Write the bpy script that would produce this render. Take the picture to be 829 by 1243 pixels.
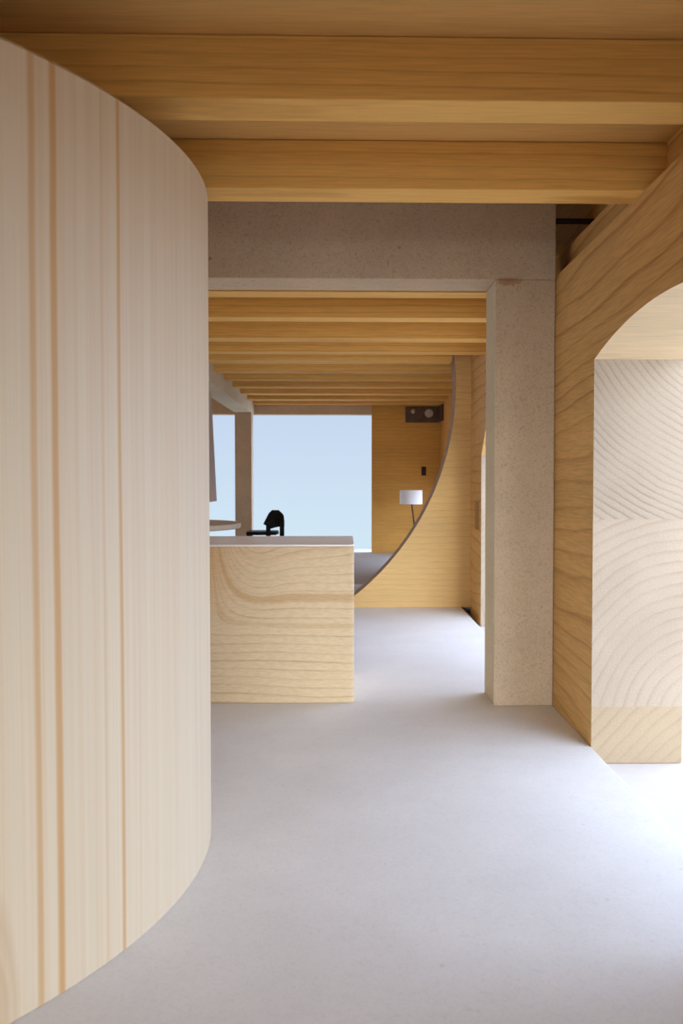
import bpy, bmesh, math, random
from mathutils import Vector, Matrix

# ------------------------------------------------------------------ scene, camera, sky, light, exposure
S = bpy.context.scene
COL = S.collection
for o in list(bpy.data.objects):
    bpy.data.objects.remove(o)

EYE = 1.25
PITCH = math.radians(1.90)
YAW = math.radians(1.30)
cam_data = bpy.data.cameras.new('camera')
cam = bpy.data.objects.new('camera', cam_data)
COL.objects.link(cam)
S.camera = cam
cam.location = (0, 0, EYE)
cam.rotation_euler = (math.pi / 2 - PITCH, 0, -YAW)
cam_data.sensor_fit = 'VERTICAL'
cam_data.sensor_height = 36.0
cam_data.sensor_width = 36.0
cam_data.lens = 36.0 * 1100 / 1243
cam_data.shift_x = (414.5 - 443.98) / 1243
cam_data.clip_start = 0.05
cam_data.clip_end = 200
cam_data.dof.use_dof = True
cam_data.dof.focus_distance = 5.2
cam_data.dof.aperture_fstop = 4.5

world = bpy.data.worlds.new('sky')
S.world = world
world.use_nodes = True


def build_world():
    nt = world.node_tree
    nt.nodes.clear()
    N, L = nt.nodes.new, nt.links.new
    out = N('ShaderNodeOutputWorld')
    bg = N('ShaderNodeBackground')
    tc = N('ShaderNodeTexCoord')
    sep = N('ShaderNodeSeparateXYZ')
    L(tc.outputs['Generated'], sep.inputs[0])
    # a little deeper blue higher up, paler towards the horizon
    rz = N('ShaderNodeMapRange')
    rz.inputs['From Min'].default_value = -0.06
    rz.inputs['From Max'].default_value = 0.09
    L(sep.outputs['Z'], rz.inputs['Value'])
    mixz = N('ShaderNodeMix'); mixz.data_type = 'RGBA'
    mixz.inputs['A'].default_value = SKY_LOW
    mixz.inputs['B'].default_value = SKY_HIGH
    L(rz.outputs[0], mixz.inputs['Factor'])
    # the bright side of the sky lies to the right (+X)
    rx = N('ShaderNodeMapRange')
    rx.interpolation_type = 'SMOOTHSTEP'
    rx.inputs['From Min'].default_value = 0.16
    rx.inputs['From Max'].default_value = 0.75
    L(sep.outputs['X'], rx.inputs['Value'])
    mixx = N('ShaderNodeMix'); mixx.data_type = 'RGBA'
    L(rx.outputs[0], mixx.inputs['Factor'])
    # the bright side is an overcast sky: strongest well above the horizon, dim at and below it
    rh = N('ShaderNodeMapRange')
    rh.interpolation_type = 'SMOOTHSTEP'
    rh.inputs['From Min'].default_value = -0.05
    rh.inputs['From Max'].default_value = 0.75
    L(sep.outputs['Z'], rh.inputs['Value'])
    mixh = N('ShaderNodeMix'); mixh.data_type = 'RGBA'
    L(rh.outputs[0], mixh.inputs['Factor'])
    mixh.inputs['A'].default_value = SKY_SIDE_LOW
    mixh.inputs['B'].default_value = SKY_BRIGHT
    L(mixh.outputs['Result'], mixx.inputs['B'])
    L(mixz.outputs['Result'], mixx.inputs['A'])
    # brighter sky lobe added on the left to feed the left wall's opening
    rl = N('ShaderNodeMapRange')
    rl.interpolation_type = 'SMOOTHSTEP'
    rl.inputs['From Min'].default_value = -0.30
    rl.inputs['From Max'].default_value = -0.75
    L(sep.outputs['X'], rl.inputs['Value'])
    mixl = N('ShaderNodeMix'); mixl.data_type = 'RGBA'
    L(rl.outputs[0], mixl.inputs['Factor'])
    L(mixx.outputs['Result'], mixl.inputs['A'])
    mixl.inputs['B'].default_value = SKY_LEFT
    # open side behind the viewer
    ry = N('ShaderNodeMapRange')
    ry.interpolation_type = 'SMOOTHSTEP'
    ry.inputs['From Min'].default_value = 0.1
    ry.inputs['From Max'].default_value = -0.6
    L(sep.outputs['Y'], ry.inputs['Value'])
    mixy = N('ShaderNodeMix'); mixy.data_type = 'RGBA'
    L(ry.outputs[0], mixy.inputs['Factor'])
    L(mixl.outputs['Result'], mixy.inputs['A'])
    mixy.inputs['B'].default_value = SKY_BACK
    # brightest cloud: over the viewer's right shoulder
    dt = N('ShaderNodeVectorMath'); dt.operation = 'DOT_PRODUCT'
    nm = N('ShaderNodeVectorMath'); nm.operation = 'NORMALIZE'
    L(tc.outputs['Generated'], nm.inputs[0])
    L(nm.outputs[0], dt.inputs[0])
    dt.inputs[1].default_value = Vector(CLOUD_DIR).normalized()
    rc = N('ShaderNodeMapRange')
    rc.interpolation_type = 'SMOOTHSTEP'
    rc.inputs['From Min'].default_value = 0.74
    rc.inputs['From Max'].default_value = 1.0
    L(dt.outputs['Value'], rc.inputs['Value'])
    mixk = N('ShaderNodeMix'); mixk.data_type = 'RGBA'
    L(rc.outputs[0], mixk.inputs['Factor'])
    L(mixy.outputs['Result'], mixk.inputs['A'])
    mixk.inputs['B'].default_value = SKY_CLOUD
    # strong sky lobe added behind the viewer to light pillar and counter fronts
    rb = N('ShaderNodeMapRange')
    rb.interpolation_type = 'SMOOTHSTEP'
    rb.inputs['From Min'].default_value = -0.93
    rb.inputs['From Max'].default_value = -0.985
    L(sep.outputs['Y'], rb.inputs['Value'])
    mixb = N('ShaderNodeMix'); mixb.data_type = 'RGBA'
    L(rb.outputs[0], mixb.inputs['Factor'])
    L(mixk.outputs['Result'], mixb.inputs['A'])
    mixb.inputs['B'].default_value = SKY_BEHIND
    L(mixb.outputs['Result'], bg.inputs['Color'])
    bg.inputs['Strength'].default_value = 1.0
    L(bg.outputs[0], out.inputs[0])


SKY_LOW = (0.64, 0.80, 0.92, 1)
SKY_HIGH = (0.56, 0.67, 0.86, 1)
SKY_BRIGHT = (4.2, 5.1, 6.8, 1)
CLOUD_DIR = (0.46, -0.80, 0.42)
SKY_CLOUD = (5.5, 6.7, 8.8, 1)
SKY_LEFT = (1.2, 1.35, 1.6, 1)
SKY_SIDE_LOW = (4.1, 5.15, 7.3, 1)
SKY_BEHIND = (17, 18.8, 20.5, 1)
SKY_BACK = (1.6, 1.7, 2.1, 1)
build_world()

S.view_settings.view_transform = 'Standard'
S.view_settings.look = 'None'
S.view_settings.gamma = 1.0
S.view_settings.use_curve_mapping = False
S.view_settings.exposure = 0.0


# ------------------------------------------------------------------ materials
def new_mat(name, rough=0.75, spec=0.25):
    m = bpy.data.materials.new(name)
    m.use_nodes = True
    nt = m.node_tree
    b = nt.nodes['Principled BSDF']
    b.inputs['Roughness'].default_value = rough
    b.inputs['Specular IOR Level'].default_value = spec
    return m, nt, b


def ramp(nt, stops, interp='LINEAR'):
    r = nt.nodes.new('ShaderNodeValToRGB')
    cr = r.color_ramp
    cr.interpolation = interp
    while len(cr.elements) > 1:
        cr.elements.remove(cr.elements[-1])
    cr.elements[0].position = stops[0][0]
    cr.elements[0].color = stops[0][1]
    for p, c in stops[1:]:
        e = cr.elements.new(p)
        e.color = c
    return r


def g(v):
    return (v, v, v, 1)


def mixc(nt, fac, a, b, blend='MIX'):
    m = nt.nodes.new('ShaderNodeMix')
    m.data_type = 'RGBA'
    m.blend_type = blend
    for sock, v in (('Factor', fac), ('A', a), ('B', b)):
        if isinstance(v, bpy.types.NodeSocket):
            nt.links.new(v, m.inputs[sock])
        elif v is not None:
            m.inputs[sock].default_value = v
    return m.outputs['Result']


def math_n(nt, op, a, b=None, c=None):
    m = nt.nodes.new('ShaderNodeMath')
    m.operation = op
    for i, v in enumerate((a, b, c)):
        if v is None:
            continue
        if isinstance(v, bpy.types.NodeSocket):
            nt.links.new(v, m.inputs[i])
        else:
            m.inputs[i].default_value = v
    return m.outputs[0]


def coords(nt, scale=(1, 1, 1), loc=(0, 0, 0), rnd=False):
    tc = nt.nodes.new('ShaderNodeTexCoord')
    mp = nt.nodes.new('ShaderNodeMapping')
    mp.inputs['Scale'].default_value = scale
    mp.inputs['Location'].default_value = loc
    src = tc.outputs['Object']
    if rnd:
        oi = nt.nodes.new('ShaderNodeObjectInfo')
        cb = nt.nodes.new('ShaderNodeVectorMath')
        cb.operation = 'MULTIPLY_ADD'
        nt.links.new(oi.outputs['Random'], cb.inputs[0])
        cb.inputs[1].default_value = (37.0, 21.0, 53.0)
        nt.links.new(src, cb.inputs[2])
        src = cb.outputs[0]
    nt.links.new(src, mp.inputs['Vector'])
    return mp.outputs[0]


def noise(nt, vec, scale, detail=3, rough=0.5, dist=0.0):
    n = nt.nodes.new('ShaderNodeTexNoise')
    n.inputs['Scale'].default_value = scale
    n.inputs['Detail'].default_value = detail
    n.inputs['Roughness'].default_value = rough
    n.inputs['Distortion'].default_value = dist
    nt.links.new(vec, n.inputs['Vector'])
    return n.outputs['Fac']


def wood(name, base, line, along='X', lines=9.0, wob=0.6, wobscale=0.7, strength=0.55, rnd=False,
         across='Z', fibre=0.10, rough=0.7, seed=0.0):
    """Plain-sawn softwood: dark growth lines running along one axis, drifting and of uneven spacing."""
    m, nt, b = new_mat(name, rough)
    ai = 'XYZ'.index(along)
    sc = [1.0, 1.0, 1.0]
    sc[ai] = 0.22
    v = coords(nt, tuple(sc), (seed, seed * 1.7, seed * 0.6), rnd)
    sep = nt.nodes.new('ShaderNodeSeparateXYZ')
    nt.links.new(v, sep.inputs[0])
    drift = noise(nt, v, wobscale, 3, 0.45)
    fine = noise(nt, v, 9.0, 2, 0.5)
    ph = math_n(nt, 'MULTIPLY_ADD', drift, wob * 2, sep.outputs[across])
    ph = math_n(nt, 'MULTIPLY_ADD', fine, 0.022, ph)
    k = math_n(nt, 'FRACT', math_n(nt, 'MULTIPLY', ph, lines))
    r = ramp(nt, [(0.0, g(0.0)), (0.5, g(0.06)), (0.78, g(0.30)), (0.90, g(1.0)), (0.95, g(0.8)), (1.0, g(0.0))])
    nt.links.new(k, r.inputs[0])
    # uneven strength from ring to ring
    sv = coords(nt, tuple(0.12 if i == ai else 3.2 for i in range(3)), (seed + 3,) * 3, rnd)
    uneven = noise(nt, sv, 1.3, 2, 0.6)
    ur = ramp(nt, [(0.30, g(0.25)), (0.7, g(1.0))])
    nt.links.new(uneven, ur.inputs[0])
    f = math_n(nt, 'MULTIPLY', math_n(nt, 'MULTIPLY', r.outputs[0], ur.outputs[0]), strength)
    col = mixc(nt, f, base, line)
    # broad tone drift and fibres
    bv = coords(nt, tuple(0.25 if i == ai else 1.6 for i in range(3)), (seed + 8,) * 3, rnd)
    br = ramp(nt, [(0.3, g(0.87)), (0.7, g(1.06))])
    nt.links.new(noise(nt, bv, 1.4, 3), br.inputs[0])
    col = mixc(nt, 1.0, col, br.outputs[0], 'MULTIPLY')
    fv = coords(nt, tuple(3.0 if i == ai else 70.0 for i in range(3)), (0, 0, 0), rnd)
    fr = ramp(nt, [(0.35, g(1.0 - fibre)), (0.65, g(1.0 + fibre * 0.4))])
    nt.links.new(noise(nt, fv, 2.0, 2), fr.inputs[0])
    col = mixc(nt, 1.0, col, fr.outputs[0], 'MULTIPLY')
    nt.links.new(col, b.inputs['Base Color'])
    bp = nt.nodes.new('ShaderNodeBump')
    bp.inputs['Strength'].default_value = 0.12
    bp.inputs['Distance'].default_value = 0.01
    nt.links.new(fr.outputs[0], bp.inputs['Height'])
    nt.links.new(bp.outputs[0], b.inputs['Normal'])
    return m


def fibreboard(name, base, fleck=0.5, cloud=0.10, rough=0.8, warm=None, spec=0.2):
    """Pressed grey board: soft clouds, short fibres and scattered dark flecks."""
    m, nt, b = new_mat(name, rough, spec)
    v = coords(nt)
    cr = ramp(nt, [(0.3, g(1 - cloud)), (0.7, g(1 + cloud * 0.6))])
    nt.links.new(noise(nt, v, 2.3, 5, 0.6), cr.inputs[0])
    col = mixc(nt, 1.0, base, cr.outputs[0], 'MULTIPLY')
    if warm:
        wr = ramp(nt, [(0.45, g(0.0)), (0.75, g(0.5))])
        nt.links.new(noise(nt, v, 3.6, 4, 0.6, 0.5), wr.inputs[0])
        col = mixc(nt, wr.outputs[0], col, warm)
    fr = ramp(nt, [(0.30, g(1 - fleck * 0.5)), (0.52, g(1.03))])
    nt.links.new(noise(nt, v, 48, 4, 0.75, 1.8), fr.inputs[0])
    col = mixc(nt, 1.0, col, fr.outputs[0], 'MULTIPLY')
    vo = nt.nodes.new('ShaderNodeTexVoronoi')
    vo.inputs['Scale'].default_value = 8.5
    nt.links.new(v, vo.inputs['Vector'])
    vr = ramp(nt, [(0.0, g(1.0)), (0.05, g(0.9)), (0.085, g(0.0))])
    nt.links.new(vo.outputs['Distance'], vr.inputs[0])
    fl = math_n(nt, 'MULTIPLY', vr.outputs[0], fleck)
    gate = ramp(nt, [(0.47, g(0.0)), (0.55, g(1.0))])
    nt.links.new(noise(nt, v, 5.0, 2), gate.inputs[0])
    fl = math_n(nt, 'MULTIPLY', fl, gate.outputs[0])
    col = mixc(nt, fl, col, (0.10, 0.07, 0.05, 1))
    if warm:
        # torn, glue-stained spot where the crossbeam meets the pillar
        sx = nt.nodes.new('ShaderNodeVectorMath'); sx.operation = 'SUBTRACT'
        nt.links.new(v, sx.inputs[0]); sx.inputs[1].default_value = (0.90, 5.0, 2.352)
        sc2 = nt.nodes.new('ShaderNodeVectorMath'); sc2.operation = 'MULTIPLY'
        nt.links.new(sx.outputs[0], sc2.inputs[0]); sc2.inputs[1].default_value = (0.55, 1.0, 1.7)
        ln = nt.nodes.new('ShaderNodeVectorMath'); ln.operation = 'LENGTH'
        nt.links.new(sc2.outputs[0], ln.inputs[0])
        dd = math_n(nt, 'MULTIPLY_ADD', noise(nt, v, 30, 4, 0.7), 0.09, ln.outputs['Value'])
        st = ramp(nt, [(0.0, g(0.9)), (0.075, g(0.6)), (0.088, g(0.0))])
        nt.links.new(dd, st.inputs[0])
        col = mixc(nt, st.outputs[0], col, (0.36, 0.19, 0.09, 1))
    nt.links.new(col, b.inputs['Base Color'])
    bp = nt.nodes.new('ShaderNodeBump')
    bp.inputs['Strength'].default_value = 0.1
    bp.inputs['Distance'].default_value = 0.006
    nt.links.new(fr.outputs[0], bp.inputs['Height'])
    nt.links.new(bp.outputs[0], b.inputs['Normal'])
    return m


def plain(name, color, rough=0.6, spec=0.3, metal=0.0, var=0.06):
    m, nt, b = new_mat(name, rough, spec)
    b.inputs['Metallic'].default_value = metal
    v = coords(nt)
    r = ramp(nt, [(0.3, g(1 - var)), (0.7, g(1 + var))])
    nt.links.new(noise(nt, v, 14, 3), r.inputs[0])
    nt.links.new(mixc(nt, 1.0, color, r.outputs[0], 'MULTIPLY'), b.inputs['Base Color'])
    return m


def end_grain(name, base, line, cy_, cz_, spacing, z_lo=None, kind='x', ang=0.0, strength=0.5, seed=0.0):
    """Sawn end of a timber: growth rings about a heart at (x, z), seen on a face across Y."""
    m, nt, b = new_mat(name, 0.85, 0.15)
    v = coords(nt, (1, 1, 1))
    sep = nt.nodes.new('ShaderNodeSeparateXYZ')
    nt.links.new(v, sep.inputs[0])
    dx = math_n(nt, 'SUBTRACT', sep.outputs['X'], cy_)
    dz = math_n(nt, 'SUBTRACT', sep.outputs['Z'], cz_)
    d = math_n(nt, 'SQRT', math_n(nt, 'ADD', math_n(nt, 'MULTIPLY', dx, dx), math_n(nt, 'MULTIPLY', dz, dz)))
    wv = noise(nt, v, 1.7, 3)
    wf = noise(nt, v, 26.0, 2)
    ph = math_n(nt, 'MULTIPLY_ADD', wv, 0.10, d)
    ph = math_n(nt, 'MULTIPLY_ADD', wf, 0.006, ph)
    # ring spacing widens and tightens
    k = math_n(nt, 'FRACT', math_n(nt, 'MULTIPLY', ph, 1.0 / spacing))
    r = ramp(nt, [(0.0, g(0.0)), (0.55, g(0.05)), (0.80, g(0.5)), (0.90, g(1.0)), (1.0, g(0.0))])
    nt.links.new(k, r.inputs[0])
    ur = ramp(nt, [(0.35, g(0.25)), (0.65, g(1.0))])
    nt.links.new(noise(nt, v, 3.3, 3, 0.6), ur.inputs[0])
    f = math_n(nt, 'MULTIPLY', math_n(nt, 'MULTIPLY', r.outputs[0], ur.outputs[0]), strength)
    col = mixc(nt, f, base, line)
    vo = noise(nt, v, 140, 2, 0.6)
    vr = ramp(nt, [(0.35, g(0.92)), (0.6, g(1.02))])
    nt.links.new(vo, vr.inputs[0])
    col = mixc(nt, 1.0, col, vr.outputs[0], 'MULTIPLY')
    cr = ramp(nt, [(0.3, g(0.92)), (0.7, g(1.05))])
    nt.links.new(noise(nt, v, 2.6, 4), cr.inputs[0])
    col = mixc(nt, 1.0, col, cr.outputs[0], 'MULTIPLY')
    # torn fibre specks
    sr = ramp(nt, [(0.70, g(0.0)), (0.76, g(0.7))])
    nt.links.new(noise(nt, coords(nt, (1, 1, 1.8), (seed,) * 3), 15, 4, 0.75), sr.inputs[0])
    col = mixc(nt, sr.outputs[0], col, (0.42, 0.24, 0.10, 1))
    nt.links.new(col, b.inputs['Base Color'])
    bp = nt.nodes.new('ShaderNodeBump')
    bp.inputs['Strength'].default_value = 0.12
    bp.inputs['Distance'].default_value = 0.01
    nt.links.new(vo, bp.inputs['Height'])
    nt.links.new(bp.outputs[0], b.inputs['Normal'])
    return m


DRUM_C = (-2.03, 3.0)
DRUM_R = 1.565
DRUM_Z = 2.25


def drum_wood():
    m, nt, b = new_mat('pale_curved_spruce', 0.55, 0.3)
    v = coords(nt)
    sep = nt.nodes.new('ShaderNodeSeparateXYZ')
    nt.links.new(v, sep.inputs[0])
    th = math_n(nt, 'ARCTAN2', sep.outputs['X'], sep.outputs['Y'])
    deg = math_n(nt, 'MULTIPLY', th, 180 / math.pi)
    wob = noise(nt, coords(nt, (0.5, 0.5, 0.9)), 1.2, 2)
    deg = math_n(nt, 'MULTIPLY_ADD', wob, 0.5, math_n(nt, 'SUBTRACT', deg, 0.25))
    # strong amber growth lines at their own places round the curve
    lo, hi = 98.0, 132.0
    t = math_n(nt, 'DIVIDE', math_n(nt, 'SUBTRACT', deg, lo), hi - lo)
    lines = [(104.0, .45, .16), (107.3, .3, .10), (110.1, .30, .20), (112.95, .34, .95), (115.4, .32, .38),
             (116.9, .3, .20), (118.8, .35, .20), (121.25, .42, 1.0), (123.5, .38, .8), (127.4, .6, .2)]
    stops = [(0.0, g(0.0))]
    for c, w, s in lines:
        for a, q in ((-w, 0.0), (-w * .5, s), (w * .4, s), (w * 1.1, 0.0)):
            stops.append(((c + a - lo) / (hi - lo), g(q)))
    stops = stops[:29]
    r1 = ramp(nt, stops)
    nt.links.new(t, r1.inputs[0])
    r2 = ramp(nt, [(0.0, g(0.0))] + [((c + a - lo) / (hi - lo), g(q)) for c, w, s in lines[7:]
                                      for a, q in ((-w * 1.2, 0.0), (-w * .6, s), (w * .5, s), (w * 1.3, 0.0))])
    nt.links.new(t, r2.inputs[0])
    f = math_n(nt, 'MAXIMUM', r1.outputs[0], r2.outputs[0])
    # lighter lines everywhere round the curve
    cv = nt.nodes.new('ShaderNodeCombineXYZ')
    nt.links.new(deg, cv.inputs[0])
    nt.links.new(math_n(nt, 'MULTIPLY', sep.outputs['Z'], 0.25), cv.inputs[1])
    n1 = noise(nt, cv.outputs[0], 0.75, 3, 0.6)
    rr = ramp(nt, [(0.42, g(0.0)), (0.62, g(0.22)), (0.72, g(0.05))])
    nt.links.new(n1, rr.inputs[0])
    f = math_n(nt, 'MAXIMUM', f, rr.outputs[0])
    col = mixc(nt, math_n(nt, 'MULTIPLY', f, 0.80), (0.69, 0.57, 0.40, 1), (0.56, 0.29, 0.09, 1))
    cv2 = nt.nodes.new('ShaderNodeCombineXYZ')
    nt.links.new(math_n(nt, 'MULTIPLY', deg, 5.0), cv2.inputs[0])
    nt.links.new(sep.outputs['Z'], cv2.inputs[1])
    fr = ramp(nt, [(0.3, g(0.96)), (0.7, g(1.02))])
    nt.links.new(noise(nt, cv2.outputs[0], 1.0, 2), fr.inputs[0])
    col = mixc(nt, 1.0, col, fr.outputs[0], 'MULTIPLY')
    # knot low on the near side
    kd = math_n(nt, 'MULTIPLY', math_n(nt, 'SUBTRACT', deg, 128.0), 0.55)
    kz = math_n(nt, 'MULTIPLY', math_n(nt, 'SUBTRACT', sep.outputs['Z'], 0.02), 4.2)
    k = math_n(nt, 'SQRT', math_n(nt, 'ADD', math_n(nt, 'MULTIPLY', kd, kd), math_n(nt, 'MULTIPLY', kz, kz)))
    k = math_n(nt, 'MULTIPLY_ADD', noise(nt, v, 3.0, 3), 0.5, k)
    kr = ramp(nt, [(0.0, g(0.75)), (0.35, g(0.45)), (0.52, g(0.6)), (0.62, g(0.2)), (0.78, g(0.5)), (0.98, g(0.0))])
    nt.links.new(math_n(nt, 'MULTIPLY', k, 0.62), kr.inputs[0])
    col = mixc(nt, kr.outputs[0], col, (0.55, 0.36, 0.20, 1))
    nt.links.new(col, b.inputs['Base Color'])
    return m


def counter_wood():
    """Sawn pine with lines that sweep up round a knot at the left and two broad tan bands."""
    m, nt, b = new_mat('pine_counter', 0.7)
    v = coords(nt)
    sep = nt.nodes.new('ShaderNodeSeparateXYZ')
    nt.links.new(v, sep.inputs[0])
    x, z = sep.outputs['X'], sep.outputs['Z']
    drift = noise(nt, coords(nt, (0.6, 1, 1.6), (3.1, 0, 1.7)), 1.6, 2, 0.4)
    fine = noise(nt, coords(nt, (1, 1, 3)), 12.0, 2)
    up = math_n(nt, 'EXPONENT', math_n(nt, 'MULTIPLY', math_n(nt, 'SUBTRACT', x, 0.04), -9.0))
    hi = math_n(nt, 'MAXIMUM', math_n(nt, 'SUBTRACT', z, 0.42), 0.0)
    sweep = math_n(nt, 'MULTIPLY', math_n(nt, 'MULTIPLY', up, hi), -1.15)
    dip = math_n(nt, 'MULTIPLY', math_n(nt, 'EXPONENT', math_n(nt, 'MULTIPLY', math_n(nt, 'POWER',
                 math_n(nt, 'MULTIPLY', math_n(nt, 'SUBTRACT', x, 0.27), 6.0), 2.0), -1.0)),
                 math_n(nt, 'MULTIPLY', hi, 0.28))
    ph = math_n(nt, 'ADD', math_n(nt, 'ADD', z, sweep), dip)
    ph = math_n(nt, 'MULTIPLY_ADD', drift, 0.10, ph)
    ph = math_n(nt, 'MULTIPLY_ADD', fine, 0.006, ph)
    k = math_n(nt, 'FRACT', math_n(nt, 'MULTIPLY', ph, 20.0))
    r = ramp(nt, [(0.0, g(0.0)), (0.6, g(0.06)), (0.80, g(0.30)), (0.90, g(1.0)), (0.96, g(0.6)), (1.0, g(0.0))])
    nt.links.new(k, r.inputs[0])
    ur = ramp(nt, [(0.30, g(0.15)), (0.68, g(1.0))])
    nt.links.new(noise(nt, coords(nt, (0.5, 1, 6)), 2.3, 2, 0.6), ur.inputs[0])
    f = math_n(nt, 'MULTIPLY', math_n(nt, 'MULTIPLY', r.outputs[0], ur.outputs[0]), 0.55)
    col = mixc(nt, f, (0.74, 0.55, 0.33, 1), (0.38, 0.21, 0.08, 1))
    # broad tan bands
    bd = ramp(nt, [(0.0, g(0)), (0.497, g(0)), (0.505, g(.55)), (0.515, g(.3)), (0.523, g(0)), (0.622, g(0)), (0.632, g(.45)),
                   (0.655, g(.75)), (0.675, g(.7)), (0.684, g(0)), (0.905, g(0)), (0.93, g(.2)), (1.0, g(.1))])
    nt.links.new(ph, bd.inputs[0])
    col = mixc(nt, bd.outputs[0], col, (0.58, 0.35, 0.16, 1))
    # amber glow of heartwood around the knot at the left
    kn = math_n(nt, 'MULTIPLY', up, math_n(nt, 'MULTIPLY', hi, 1.5))
    kn = math_n(nt, 'MINIMUM', kn, 0.75)
    col = mixc(nt, kn, col, (0.62, 0.33, 0.11, 1))
    fr = ramp(nt, [(0.35, g(0.92)), (0.65, g(1.03))])
    nt.links.new(noise(nt, coords(nt, (14, 14, 60)), 2.0, 3), fr.inputs[0])
    col = mixc(nt, 1.0, col, fr.outputs[0], 'MULTIPLY')
    nt.links.new(col, b.inputs['Base Color'])
    return m


PINE = (0.72, 0.425, 0.15, 1)
PINE_L = (0.44, 0.20, 0.05, 1)
M = {}
M['joist'] = wood('pine_joist', (0.83, 0.47, 0.125, 1), (0.46, 0.20, 0.035, 1), 'X', 22, 0.10, 0.8, 0.55, rnd=True)
M['ceiling'] = wood('ceiling_board', (0.70, 0.39, 0.12, 1), (0.47, 0.26, 0.10, 1), 'X', 5, 0.35, 0.7, 0.30, across='Y')
M['wall'] = wood('pine_wall', PINE, PINE_L, 'Y', 9.5, 0.42, 0.9, 0.85, seed=2.0, fibre=0.14)
M['panel'] = wood('pine_partition', (0.76, 0.48, 0.18, 1), PINE_L, 'X', 16, 0.16, 0.6, 0.30, seed=5.0)
M['farwall'] = wood('pine_end_wall', (0.70, 0.36, 0.08, 1), (0.42, 0.21, 0.07, 1), 'X', 18, 0.10, 0.6, 0.40, seed=6.0)
M['block'] = counter_wood()
M['soffit'] = wood('pine_soffit', (0.78, 0.60, 0.37, 1), (0.60, 0.40, 0.20, 1), 'X', 9, 0.15, 0.9, 0.25, across='Y')
M['end_top'] = end_grain('end_grain_upper', (0.41, 0.325, 0.235, 1), (0.20, 0.12, 0.06, 1), 2.05, 2.35, 0.033, seed=1.0, strength=0.6)
M['end_low'] = end_grain('end_grain_lower', (0.43, 0.335, 0.24, 1), (0.26, 0.17, 0.09, 1), 1.72, 0.12, 0.052, seed=4.0, strength=0.42)
M['end_base'] = end_grain('end_grain_base', (0.42, 0.31, 0.195, 1), (0.26, 0.17, 0.08, 1), 2.9, -1.4, 0.05, seed=7.0, strength=0.4)
M['drum'] = drum_wood()
M['board'] = fibreboard('grey_pressed_board', (0.59, 0.44, 0.29, 1), 0.6, warm=(0.50, 0.37, 0.26, 1))
M['board_side'] = fibreboard('grey_pressed_board_pale', (0.64, 0.54, 0.37, 1), 0.3)  # paler copy of the board; the side's extra brightness is put into the colour
M['floor'] = fibreboard('grey_floor_board', (0.71, 0.68, 0.65, 1), 0.18, 0.06, rough=0.5, spec=0.45)
M['top'] = fibreboard('grey_counter_top', (0.84, 0.76, 0.67, 1), 0.1, 0.05, rough=0.36, spec=0.5)
M['platform'] = fibreboard('grey_platform_board', (0.50, 0.48, 0.46, 1), 0.1, 0.05)
M['lip'] = plain('brown_cut_edge', (0.40, 0.28, 0.20, 1), 0.8, var=0.2)  # brown tone for the cut edge of the round opening
M['ground'] = plain('white_ground', (0.63, 0.58, 0.53, 1), 0.8, var=0.02)
M['black'] = plain('black_lacquer', (0.004, 0.004, 0.005, 1), 0.5, 0.2)
M['iron'] = plain('brown_iron', (0.10, 0.055, 0.035, 1), 0.5, 0.4, 0.5, 0.2)
M['screw'] = plain('screw_metal', (0.45, 0.36, 0.25, 1), 0.35, 0.5, 0.8)
M['shade'] = plain('white_shade', (0.84, 0.84, 0.85, 1), 0.8, 0.1, var=0.02)
M['inset'] = wood('dark_recess_wood', (0.42, 0.22, 0.07, 1), (0.25, 0.12, 0.04, 1), 'Z', 12, across='Y')
M['dark'] = plain('dark_slot', (0.03, 0.018, 0.012, 1), 0.8)
M['table'] = fibreboard('tan_table_board', (0.62, 0.50, 0.36, 1), 0.05)
M['hood'] = fibreboard('hood_board', (0.46, 0.35, 0.27, 1), 0.2)


# ------------------------------------------------------------------ mesh helpers
def mesh_obj(name, bm, mats, parent=None, loc=None, bevel=0.0, smooth=False, segs=2):
    bmesh.ops.recalc_face_normals(bm, faces=bm.faces)
    me = bpy.data.meshes.new(name)
    bm.to_mesh(me)
    bm.free()
    if not isinstance(mats, (list, tuple)):
        mats = [mats]
    for mt in mats:
        me.materials.append(mt)
    o = bpy.data.objects.new(name, me)
    COL.objects.link(o)
    if parent is not None:
        o.parent = parent
    if loc:
        o.location = loc
    if bevel:
        md = o.modifiers.new('bevel', 'BEVEL')
        md.width = bevel
        md.segments = segs
        md.limit_method = 'ANGLE'
        md.angle_limit = math.radians(40)
    if smooth:
        for p in me.polygons:
            p.use_smooth = True
        me.set_sharp_from_angle(angle=math.radians(35))
    return o


def box(bm, x0, x1, y0, y1, z0, z1, mi=0):
    vs = [bm.verts.new((x, y, z)) for x in (x0, x1) for y in (y0, y1) for z in (z0, z1)]
    fs = []
    for q in ((0, 1, 3, 2), (4, 6, 7, 5), (0, 4, 5, 1), (2, 3, 7, 6), (0, 2, 6, 4), (1, 5, 7, 3)):
        f = bm.faces.new([vs[i] for i in q])
        f.material_index = mi
        fs.append(f)
    return fs


def prism(bm, pts, axis, a, b, mi=0):
    """Extrude a 2D outline along an axis from a to b. For X the outline is (y, z), for Y (x, z), for Z (x, y)."""
    def P(p, t):
        if axis == 'X':
            return (t, p[0], p[1])
        if axis == 'Y':
            return (p[0], t, p[1])
        return (p[0], p[1], t)
    A = [bm.verts.new(P(p, a)) for p in pts]
    B = [bm.verts.new(P(p, b)) for p in pts]
    fs = [bm.faces.new(A), bm.faces.new(list(reversed(B)))]
    n = len(pts)
    for i in range(n):
        fs.append(bm.faces.new((A[i], A[(i + 1) % n], B[(i + 1) % n], B[i])))
    for f in fs:
        f.material_index = mi
    return fs


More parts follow.
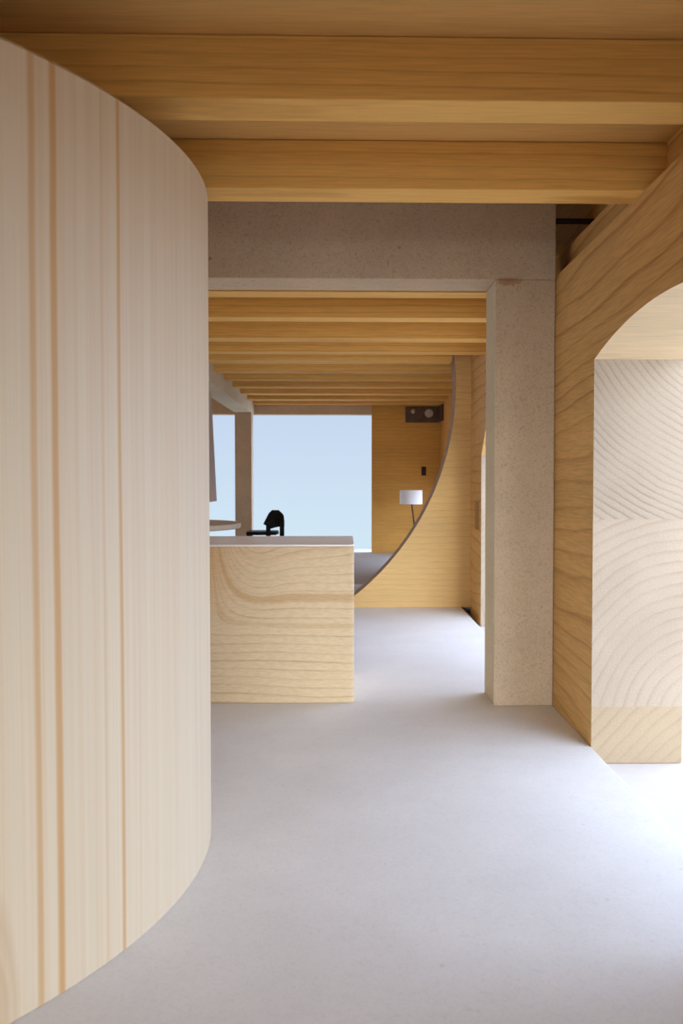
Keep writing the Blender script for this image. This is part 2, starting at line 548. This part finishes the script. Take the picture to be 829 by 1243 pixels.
def lathe(bm, prof, seg=48, centre=(0, 0), mi=0):
    rings = []
    for r, z in prof:
        if r < 1e-6:
            rings.append([bm.verts.new((centre[0], centre[1], z))])
        else:
            rings.append([bm.verts.new((centre[0] + r * math.cos(2 * math.pi * i / seg),
                                        centre[1] + r * math.sin(2 * math.pi * i / seg), z)) for i in range(seg)])
    for a, b in zip(rings, rings[1:]):
        for i in range(seg):
            j = (i + 1) % seg
            if len(a) == 1:
                f = bm.faces.new((a[0], b[j], b[i]))
            elif len(b) == 1:
                f = bm.faces.new((a[i], a[j], b[0]))
            else:
                f = bm.faces.new((a[i], a[j], b[j], b[i]))
            f.material_index = mi


def tube(bm, p0, p1, r0, r1, seg=16):
    p0, p1 = Vector(p0), Vector(p1)
    d = (p1 - p0).normalized()
    u = d.orthogonal().normalized()
    w = d.cross(u)
    A, B = [], []
    for i in range(seg):
        a = 2 * math.pi * i / seg
        e = u * math.cos(a) + w * math.sin(a)
        A.append(bm.verts.new(p0 + e * r0))
        B.append(bm.verts.new(p1 + e * r1))
    for i in range(seg):
        j = (i + 1) % seg
        bm.faces.new((A[i], A[j], B[j], B[i]))
    bm.faces.new(list(reversed(A)))
    bm.faces.new(B)


def structure(o):
    o['kind'] = 'structure'
    return o


def tag(o, label, cat, group=None):
    o['label'] = label
    o['category'] = cat
    if group:
        o['group'] = group
    return o


def empty(name, loc, label, cat, group=None):
    o = bpy.data.objects.new(name, None)
    COL.objects.link(o)
    o.location = loc
    o.empty_display_size = 0.1
    return tag(o, label, cat, group)


def arc(cx, cz, r, a0, a1, n):
    return [(cx + r * math.cos(math.radians(a0 + (a1 - a0) * i / n)),
             cz + r * math.sin(math.radians(a0 + (a1 - a0) * i / n))) for i in range(n + 1)]


# ------------------------------------------------------------------ the shell
GZ = -0.082
CEIL = 2.567
JB = 2.38                       # underside of the joists

bm = bmesh.new(); box(bm, -14, 16, -12, 17.9, GZ - 0.05, GZ)
structure(mesh_obj('ground', bm, M['ground']))
bm = bmesh.new(); box(bm, -4.2, 1.16, -2.6, 9.3, GZ, 0.0)
structure(mesh_obj('floor', bm, M['floor'], bevel=0.004))
bm = bmesh.new(); box(bm, -4.2, 1.42, 9.302, 13.62, GZ, 0.195)
structure(mesh_obj('floor', bm, M['platform'], bevel=0.006))

# right wall beside the viewer: a thick timber pier and a low arched opening, rebated at the top for the joists
WX, WO = 1.16, 1.592
Y0, Y1, SP = 2.38, 4.215, 1.82     # opening and springing height
half = (Y1 - Y0) / 2
ymid = (Y0 + Y1) / 2
sag = 0.12
RA = (half * half + sag * sag) / (2 * sag)
aa = math.degrees(math.asin(half / RA))
bm = bmesh.new()
arch = arc(ymid, SP + sag - RA, RA, 90 + aa, 90 - aa, 28)
out = [(-1.8, GZ + 0.003), (Y0, GZ + 0.003)] + arch + [(Y1, GZ + 0.003), (5.34, GZ + 0.003), (5.34, JB), (-1.8, JB)]
prism(bm, out, 'X', WX, WO)
box(bm, 1.25, WO, -1.8, 5.34, JB, CEIL - 0.001)
for f in bm.faces:
    n = f.normal if f.normal.length else Vector((0, 0, 1))
bm.normal_update()
zz = [0.19, 1.075]
geom = list(bm.verts) + list(bm.edges) + list(bm.faces)
for z in zz:
    r = bmesh.ops.bisect_plane(bm, geom=list(bm.verts) + list(bm.edges) + list(bm.faces),
                               plane_co=(0, 0, z), plane_no=(0, 0, 1))
for f in bm.faces:
    c = f.calc_center_median()
    if abs(f.normal.y) > 0.9 and c.z < SP:
        f.material_index = 3 if c.z < zz[0] else (2 if c.z < zz[1] else 1)
    elif abs(f.normal.z) > 0.7 and Y0 < c.y < Y1 and c.z > SP - 0.01 and c.z < JB - 0.05:
        f.material_index = 4
structure(mesh_obj('wall_right', bm, [M['wall'], M['end_top'], M['end_low'], M['end_base'], M['soffit']]))

# right wall further on, set back a little, with its own arched opening hidden mostly by the pillar
bm = bmesh.new()
a0, a1, sp2 = 5.38, 8.3, 1.5
sg2 = 0.62
h2 = (a1 - a0) / 2
ra2 = (h2 * h2 + sg2 * sg2) / (2 * sg2)
g2 = math.degrees(math.asin(h2 / ra2))
out = [(5.34, GZ + 0.003), (a0, GZ + 0.003)] + arc((a0 + a1) / 2, sp2 + sg2 - ra2, ra2, 90 + g2, 90 - g2, 20) + \
      [(a1, GZ + 0.003), (9.0, GZ + 0.003), (9.0, CEIL - .001), (5.34, CEIL - .001)]
prism(bm, out, 'X', 1.25, WO)
for f in bm.faces:
    c = f.calc_center_median()
bm.normal_update()
for f in bm.faces:
    if abs(f.normal.y) > 0.9:
        f.material_index = 1
structure(mesh_obj('wall_right', bm, [M['wall'], M['end_low']]))
bm = bmesh.new()
prism(bm, [(9.0, GZ + .003), (10.85, GZ + .003), (10.85, 1.22), (12.95, 1.22), (12.95, GZ + .003), (13.62, GZ + .003),
           (13.62, CEIL - .001), (9.0, CEIL - .001)], 'X', 1.41, WO)
structure(mesh_obj('wall_right', bm, M['farwall']))  # low opening out of view, added to light the far end
bm = bmesh.new()
prism(bm, [(-2.6, GZ + .003), (4.7, GZ + .003), (4.7, 2.05), (8.9, 2.05), (8.9, GZ + .003), (13.62, GZ + .003),
           (13.62, CEIL - .001), (-2.6, CEIL - .001)], 'X', -4.4, -4.2)
structure(mesh_obj('wall_left', bm, M['panel']))  # unseen opening added to let light onto the floor and countertop
bm = bmesh.new(); prism(bm, [(-4.2, GZ + .003), (-1.2, GZ + .003), (-1.2, 1.7), (1.1, 1.7), (1.1, GZ + .003), (WO, GZ + .003),
           (WO, CEIL - .001), (-4.2, CEIL - .001)], 'Y', -1.95, -1.8)
structure(mesh_obj('wall_front', bm, M['panel']))  # unseen wall added to darken this end, its opening shaped to admit light
# end wall, to the right of the far window
bm = bmesh.new(); box(bm, 0.395, 1.41, 13.46, 13.62, 0.195, CEIL - 0.001)
structure(mesh_obj('wall_back', bm, M['farwall']))

# partition with the great round opening; only its right-hand quarter shows
bm = bmesh.new()
PC, PZ, PR = -1.569, 2.204, 2.668
xa = PC + math.sqrt(PR ** 2 - PZ ** 2)
a_lo = -math.degrees(math.asin(PZ / PR))
a_hi = math.degrees(math.asin((CEIL - .002 - PZ) / PR))
pts = arc(PC, PZ, PR, a_lo, a_hi, 60) + [(1.41, CEIL - .002), (1.41, 0.0)]
prism(bm, pts, 'Y', 9.0, 9.30)
bm.normal_update()
for f in bm.faces:
    c = f.calc_center_median()
    if abs(f.normal.y) < 0.5 and abs(math.hypot(c.x - PC, c.z - PZ) - PR) < 0.02:
        f.material_index = 1
structure(mesh_obj('wall_middle', bm, [M['panel'], M['lip']]))
# ceiling boards: over the near bay, a slot open to the floor above, then the far bay
bm = bmesh.new(); box(bm, -4.4, WO, -1.9, 3.86, CEIL, CEIL + 0.06)
structure(mesh_obj('ceiling', bm, M['ceiling']))
bm = bmesh.new(); box(bm, -4.4, WO, 5.32, 13.62, CEIL, CEIL + 0.06)
structure(mesh_obj('ceiling', bm, M['ceiling']))
bm = bmesh.new()
box(bm, -4.4, WO, 3.0, 7.2, 3.3, 3.36)  # lid added over the slot to keep it dark
box(bm, -4.4, WO, 7.1, 7.2, CEIL + .06, 3.3)
box(bm, -4.4, WO, 3.0, 3.1, CEIL + .06, 3.3)
box(bm, 1.40, WO, 3.1, 4.98, CEIL, 3.3)
box(bm, 1.40, WO, 4.98, 5.32, CEIL + .022, 3.3)
box(bm, 1.40, WO, 5.32, 7.1, CEIL + .06, 3.3)
structure(mesh_obj('ceiling', bm, M['wall']))

# ------------------------------------------------------------------ grey board frame: beams and pillars
bm = bmesh.new(); box(bm, -4.2, 1.158, 5.0, 5.31, 2.362, 2.92)
tag(mesh_obj('beam', bm, M['board'], bevel=0.005), 'deep grey speckled crossbeam resting on the large right-hand pillar', 'beam')
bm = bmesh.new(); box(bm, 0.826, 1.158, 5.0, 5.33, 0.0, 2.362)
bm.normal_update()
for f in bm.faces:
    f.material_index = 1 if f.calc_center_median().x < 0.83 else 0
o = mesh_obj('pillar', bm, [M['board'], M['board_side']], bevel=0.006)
tag(o, 'large square grey speckled pillar standing beside the right wooden wall', 'pillar')
bm = bmesh.new(); box(bm, -1.575, -1.337, 5.31, 13.4, 2.24, CEIL - 0.001)
tag(mesh_obj('beam', bm, M['board_side'], bevel=0.004), 'grey lengthwise beam carrying the left ends of the far joists', 'beam')
bm = bmesh.new(); box(bm, -1.575, -1.337, 13.0, 13.25, 0.195, 2.24)
tag(mesh_obj('pillar', bm, M['board'], bevel=0.004), 'slim dark pillar standing in front of the far pale blue opening', 'pillar')
bm = bmesh.new(); box(bm, -4.2, 0.394, 13.401, 13.6, 2.243, CEIL - 0.001)
tag(mesh_obj('beam', bm, M['board'], bevel=0.004), 'grey crossbeam over the top of the far pale blue opening', 'beam')

# ------------------------------------------------------------------ timber joists, one object each
joists = [
    (2.72, 2.885, -4.2, 1.252, 'nearest thick pine joist, crossing the top of the picture'),
    (3.535, 3.705, -4.2, 1.252, 'second pine joist, just in front of the deep grey crossbeam'),
    (5.44, 5.605, -4.2, 1.25, 'pine joist pressed close behind the deep grey crossbeam'),
    (6.28, 6.445, -4.2, 1.25, 'pine joist one gap behind the deep grey crossbeam'),
    (7.18, 7.375, -4.2, 1.25, 'broad pine joist two gaps behind the deep grey crossbeam'),
    (7.92, 8.09, -4.2, 1.25, 'pine joist touching the top edge of the curved partition panel'),
    (8.49, 8.735, -4.2, 1.0, 'short pine joist stopping at the curved edge of the partition'),
    (9.303, 9.52, -1.337, 1.41, 'pine joist nearest behind the round partition opening'),
    (10.05, 10.22, -1.337, 1.41, 'second pine joist behind the round partition opening'),
    (10.84, 11.04, -1.337, 1.41, 'third pine joist behind the round partition opening'),
    (11.67, 11.89, -1.337, 1.41, 'fourth pine joist behind the round partition opening'),
    (12.47, 12.69, -1.337, 1.41, 'last pine joist but one before the far pale blue opening'),
    (13.22, 13.39, -1.337, 1.41, 'farthest pine joist, right above the far pale blue opening'),
]
for i, (ya, yb, xa_, xb, lab) in enumerate(joists):
    x1 = xb
    bm = bmesh.new()
    w = yb - ya
    box(bm, xa_ - xb, 0, 0, w, 0, CEIL - JB - 0.0015)
    if xa_ < -3:      # rests over the lengthwise beam: notch round it
        if ya > 5.3:
            bm.free(); bm = bmesh.new()
            box(bm, -1.337 - xb, 0, 0, w, 0, CEIL - JB - 0.0015)
    o = mesh_obj('ceiling_joist', bm, M['joist'], loc=(xb, ya, JB), bevel=0.003)
    tag(o, lab, 'joist', 'pine ceiling joists')

# ------------------------------------------------------------------ the big rounded wooden volume on the left
bm = bmesh.new()
lathe(bm, [(0, 0), (DRUM_R - .004, 0), (DRUM_R, 0.004), (DRUM_R, DRUM_Z - .012), (DRUM_R - .012, DRUM_Z), (0, DRUM_Z)], 192)
o = mesh_obj('curved_volume', bm, M['drum'], loc=(DRUM_C[0], DRUM_C[1], 0.0), smooth=True)
tag(o, 'huge pale rounded wooden volume with vertical amber grain filling the left side', 'curved wall')

# ------------------------------------------------------------------ counter block
t = empty('counter', (-0.8, 5.5, 0), 'solid pine counter block with a thin grey top, standing behind the rounded volume', 'counter')
def counter_outline(z0, z1, inset=0.0):
    b_ = bmesh.new()
    x1, y0, y1, x0 = 0.05 - inset, 5.095 + inset, 5.905, -1.25
    pts = [(x0, y1), (x0, y0), (x1 - .03, y0)] + arc(x1 - .03, y0 + .03, .03, -90, 0, 6)[1:] + [(x1, y1)]
    prism(b_, [(p[0] + 0.8, p[1] - 5.5) for p in pts], 'Z', z0, z1)
    return b_
o = mesh_obj('body', counter_outline(0.0, 0.886), M['block'], t, bevel=0.006)
o = mesh_obj('countertop', counter_outline(0.886, 0.898, 0.0), M['top'], t, bevel=0.003)

# ------------------------------------------------------------------ round table beyond the counter
TC = (-2.28, 10.2)
t = empty('round_table', (TC[0], TC[1], 0.195), 'large round tan table seen edge-on beyond the counter', 'table')
bm = bmesh.new()
lathe(bm, [(0, .52), (.85, .525), (1.09, .535), (1.10, .545), (1.10, .59), (1.094, .595), (0, .595)], 96)
mesh_obj('tabletop', bm, M['table'], t, smooth=True)
bm = bmesh.new()
lathe(bm, [(0, 0), (.30, 0), (.30, .02), (.07, .05), (.055, .1), (.055, .49), (.12, .52), (0, .52)], 40)
mesh_obj('pedestal', bm, M['black'], t, smooth=True)

# ------------------------------------------------------------------ tapering hood hung from the lengthwise beam
bm = bmesh.new()
yt, yb_ = (10.05, 10.35), (9.95, 10.45)
ztop, zbot = 2.24, 1.03
v = []
for (xl, xr, ya, yb, z) in ((-1.57, -1.515, yt[0], yt[1], ztop), (-2.05, -1.475, yb_[0], yb_[1], zbot)):
    v.append([bm.verts.new(p) for p in ((xl, ya, z), (xr, ya, z), (xr, yb, z), (xl, yb, z))])
for i in range(4):
    j = (i + 1) % 4
    bm.faces.new((v[0][i], v[0][j], v[1][j], v[1][i]))
bm.faces.new(v[0]); bm.faces.new(v[1])
tag(mesh_obj('hood', bm, M['hood'], bevel=0.004), 'tapering grey-brown hood hanging beside the curved volume, only its edge showing', 'hood')

# ------------------------------------------------------------------ black chair on the platform
PF = 0.195
t = empty('lounge_chair', (-0.93, 12.05, PF), 'small black lounge chair with rounded back, seen against the pale blue opening', 'chair')
bm = bmesh.new()
prism(bm, [(-.365, -.20), (-.375, 0), (-.365, .20), (-.2, .235), (.03, .21), (.05, 0), (.03, -.21), (-.2, -.235)], 'Z', .36, .405)
mesh_obj('seat', bm, M['black'], t, bevel=0.012)
bm = bmesh.new()
outl = [(-.152, .50), (-.12, .57), (-.087, .638), (-.046, .68), (.041, .68), (.087, .642), (.112, .612), (.124, .53),
        (.124, .462), (.06, .463), (0, .45), (-.055, .434), (-.11, .473)]
def shell_pt(u, z, d):
    return (u, d - 3.2 * (u - .0) ** 2 + (z - .45) * .25, z)
A = [bm.verts.new(shell_pt(u, z, -.02)) for u, z in outl]
B = [bm.verts.new(shell_pt(u, z, .035)) for u, z in outl]
ca = bm.verts.new(shell_pt(-.01, .56, -.02)); cb = bm.verts.new(shell_pt(-.01, .56, .035))
n = len(outl)
for i in range(n):
    j = (i + 1) % n
    bm.faces.new((A[i], A[j], B[j], B[i]))
    bm.faces.new((A[i], A[j], ca)); bm.faces.new((B[i], B[j], cb))
mesh_obj('backrest', bm, M['black'], t)
for (xa, xb, yb2, zt) in ((.062, .122, -.03, .54), (-.118, -.06, -.03, .50)):
    bm = bmesh.new(); box(bm, xa, xb, yb2 - .025, yb2 + .02, 0, zt)
    mesh_obj('leg', bm, M['black'], t, bevel=0.006)
for (px, py) in ((-.34, -.17), (-.34, .17)):
    bm = bmesh.new(); box(bm, px - .02, px + .02, py - .02, py + .02, 0, .362)
    mesh_obj('leg', bm, M['black'], t, bevel=0.005)

# ------------------------------------------------------------------ floor lamp
t = empty('floor_lamp', (1.03, 12.8, PF), 'small floor lamp with white drum shade on a thin leaning black stem', 'lamp')
bm = bmesh.new()
lathe(bm, [(0, 0), (.10, 0), (.10, .012), (.02, .02), (0, .02)], 32)
mesh_obj('base', bm, M['black'], t, smooth=True)
bm = bmesh.new(); tube(bm, (0.0, 0, .015), (-.098, 0, .80), .011, .009)
mesh_obj('pole', bm, M['black'], t)
bm = bmesh.new()
lathe(bm, [(.155, .742), (.160, .742), (.160, .938), (.155, .938), (.155, .742)], 64, (-.10, 0))
lathe(bm, [(0, .926), (.155, .926), (.155, .93), (0, .93)], 64, (-.10, 0))
mesh_obj('lamp_shade', bm, M['shade'], t, smooth=True)

# ------------------------------------------------------------------ iron bracket and slot on the end wall
t = empty('bracket', (1.17, 13.46, 2.13), 'brown iron bracket plate with screws high on the end wall corner', 'bracket')
bm = bmesh.new()
box(bm, -.275, .205, -.03, 0, 0, .235)
box(bm, .205, .235, -.5, 0, 0, .235)
mesh_obj('plate', bm, M['iron'], t, bevel=0.006)
bm = bmesh.new()
bmesh.ops.create_uvsphere(bm, u_segments=20, v_segments=10, radius=.038)
bmesh.ops.transform(bm, matrix=Matrix.Translation((-.165, -.03, .165)) @ Matrix.Diagonal((1, .5, 1, 1)), verts=bm.verts)
mesh_obj('screw', bm, M['screw'], t, smooth=True)
bm = bmesh.new()
seg = 28
def ring(r, y):
    return [bm.verts.new((.068 + r * math.cos(2 * math.pi * i / seg), y, .135 + r * math.sin(2 * math.pi * i / seg))) for i in range(seg)]
R_ = [ring(.062, -.03), ring(.058, -.048), ring(.040, -.048), ring(.034, -.033)]
for a, b in zip(R_, R_[1:]):
    for i in range(seg):
        bm.faces.new((a[i], a[(i + 1) % seg], b[(i + 1) % seg], b[i]))
bm.faces.new(R_[-1]); bm.faces.new(R_[0])
mesh_obj('screw', bm, M['screw'], t, smooth=True)

bm = bmesh.new(); box(bm, 1.135, 1.20, 13.43, 13.46, 1.345, 1.475)  # dark raised block standing in for a small slot in the wall
tag(mesh_obj('wall_stub', bm, M['dark'], bevel=0.006), 'small dark upright peg on the end wall above the lamp', 'stub')

bm = bmesh.new(); box(bm, 1.243, 1.252, 8.43, 8.66, .80, 1.07)  # raised strip for a recess, whose shade is put into the dark colour
tag(mesh_obj('wall_recess_patch', bm, M['inset'], bevel=0.002), 'narrow darker upright patch in place of a recess on the right wall between partition and large pillar', 'inset')

# dark rod above the pillar
bm = bmesh.new(); tube(bm, (1.1575, 5.12, 2.715), (1.399, 5.12, 2.715), .016, .016)
tag(mesh_obj('fixing_rod', bm, M['dark']), 'short dark rod bridging from the deep grey crossbeam to the upper wall', 'rod')
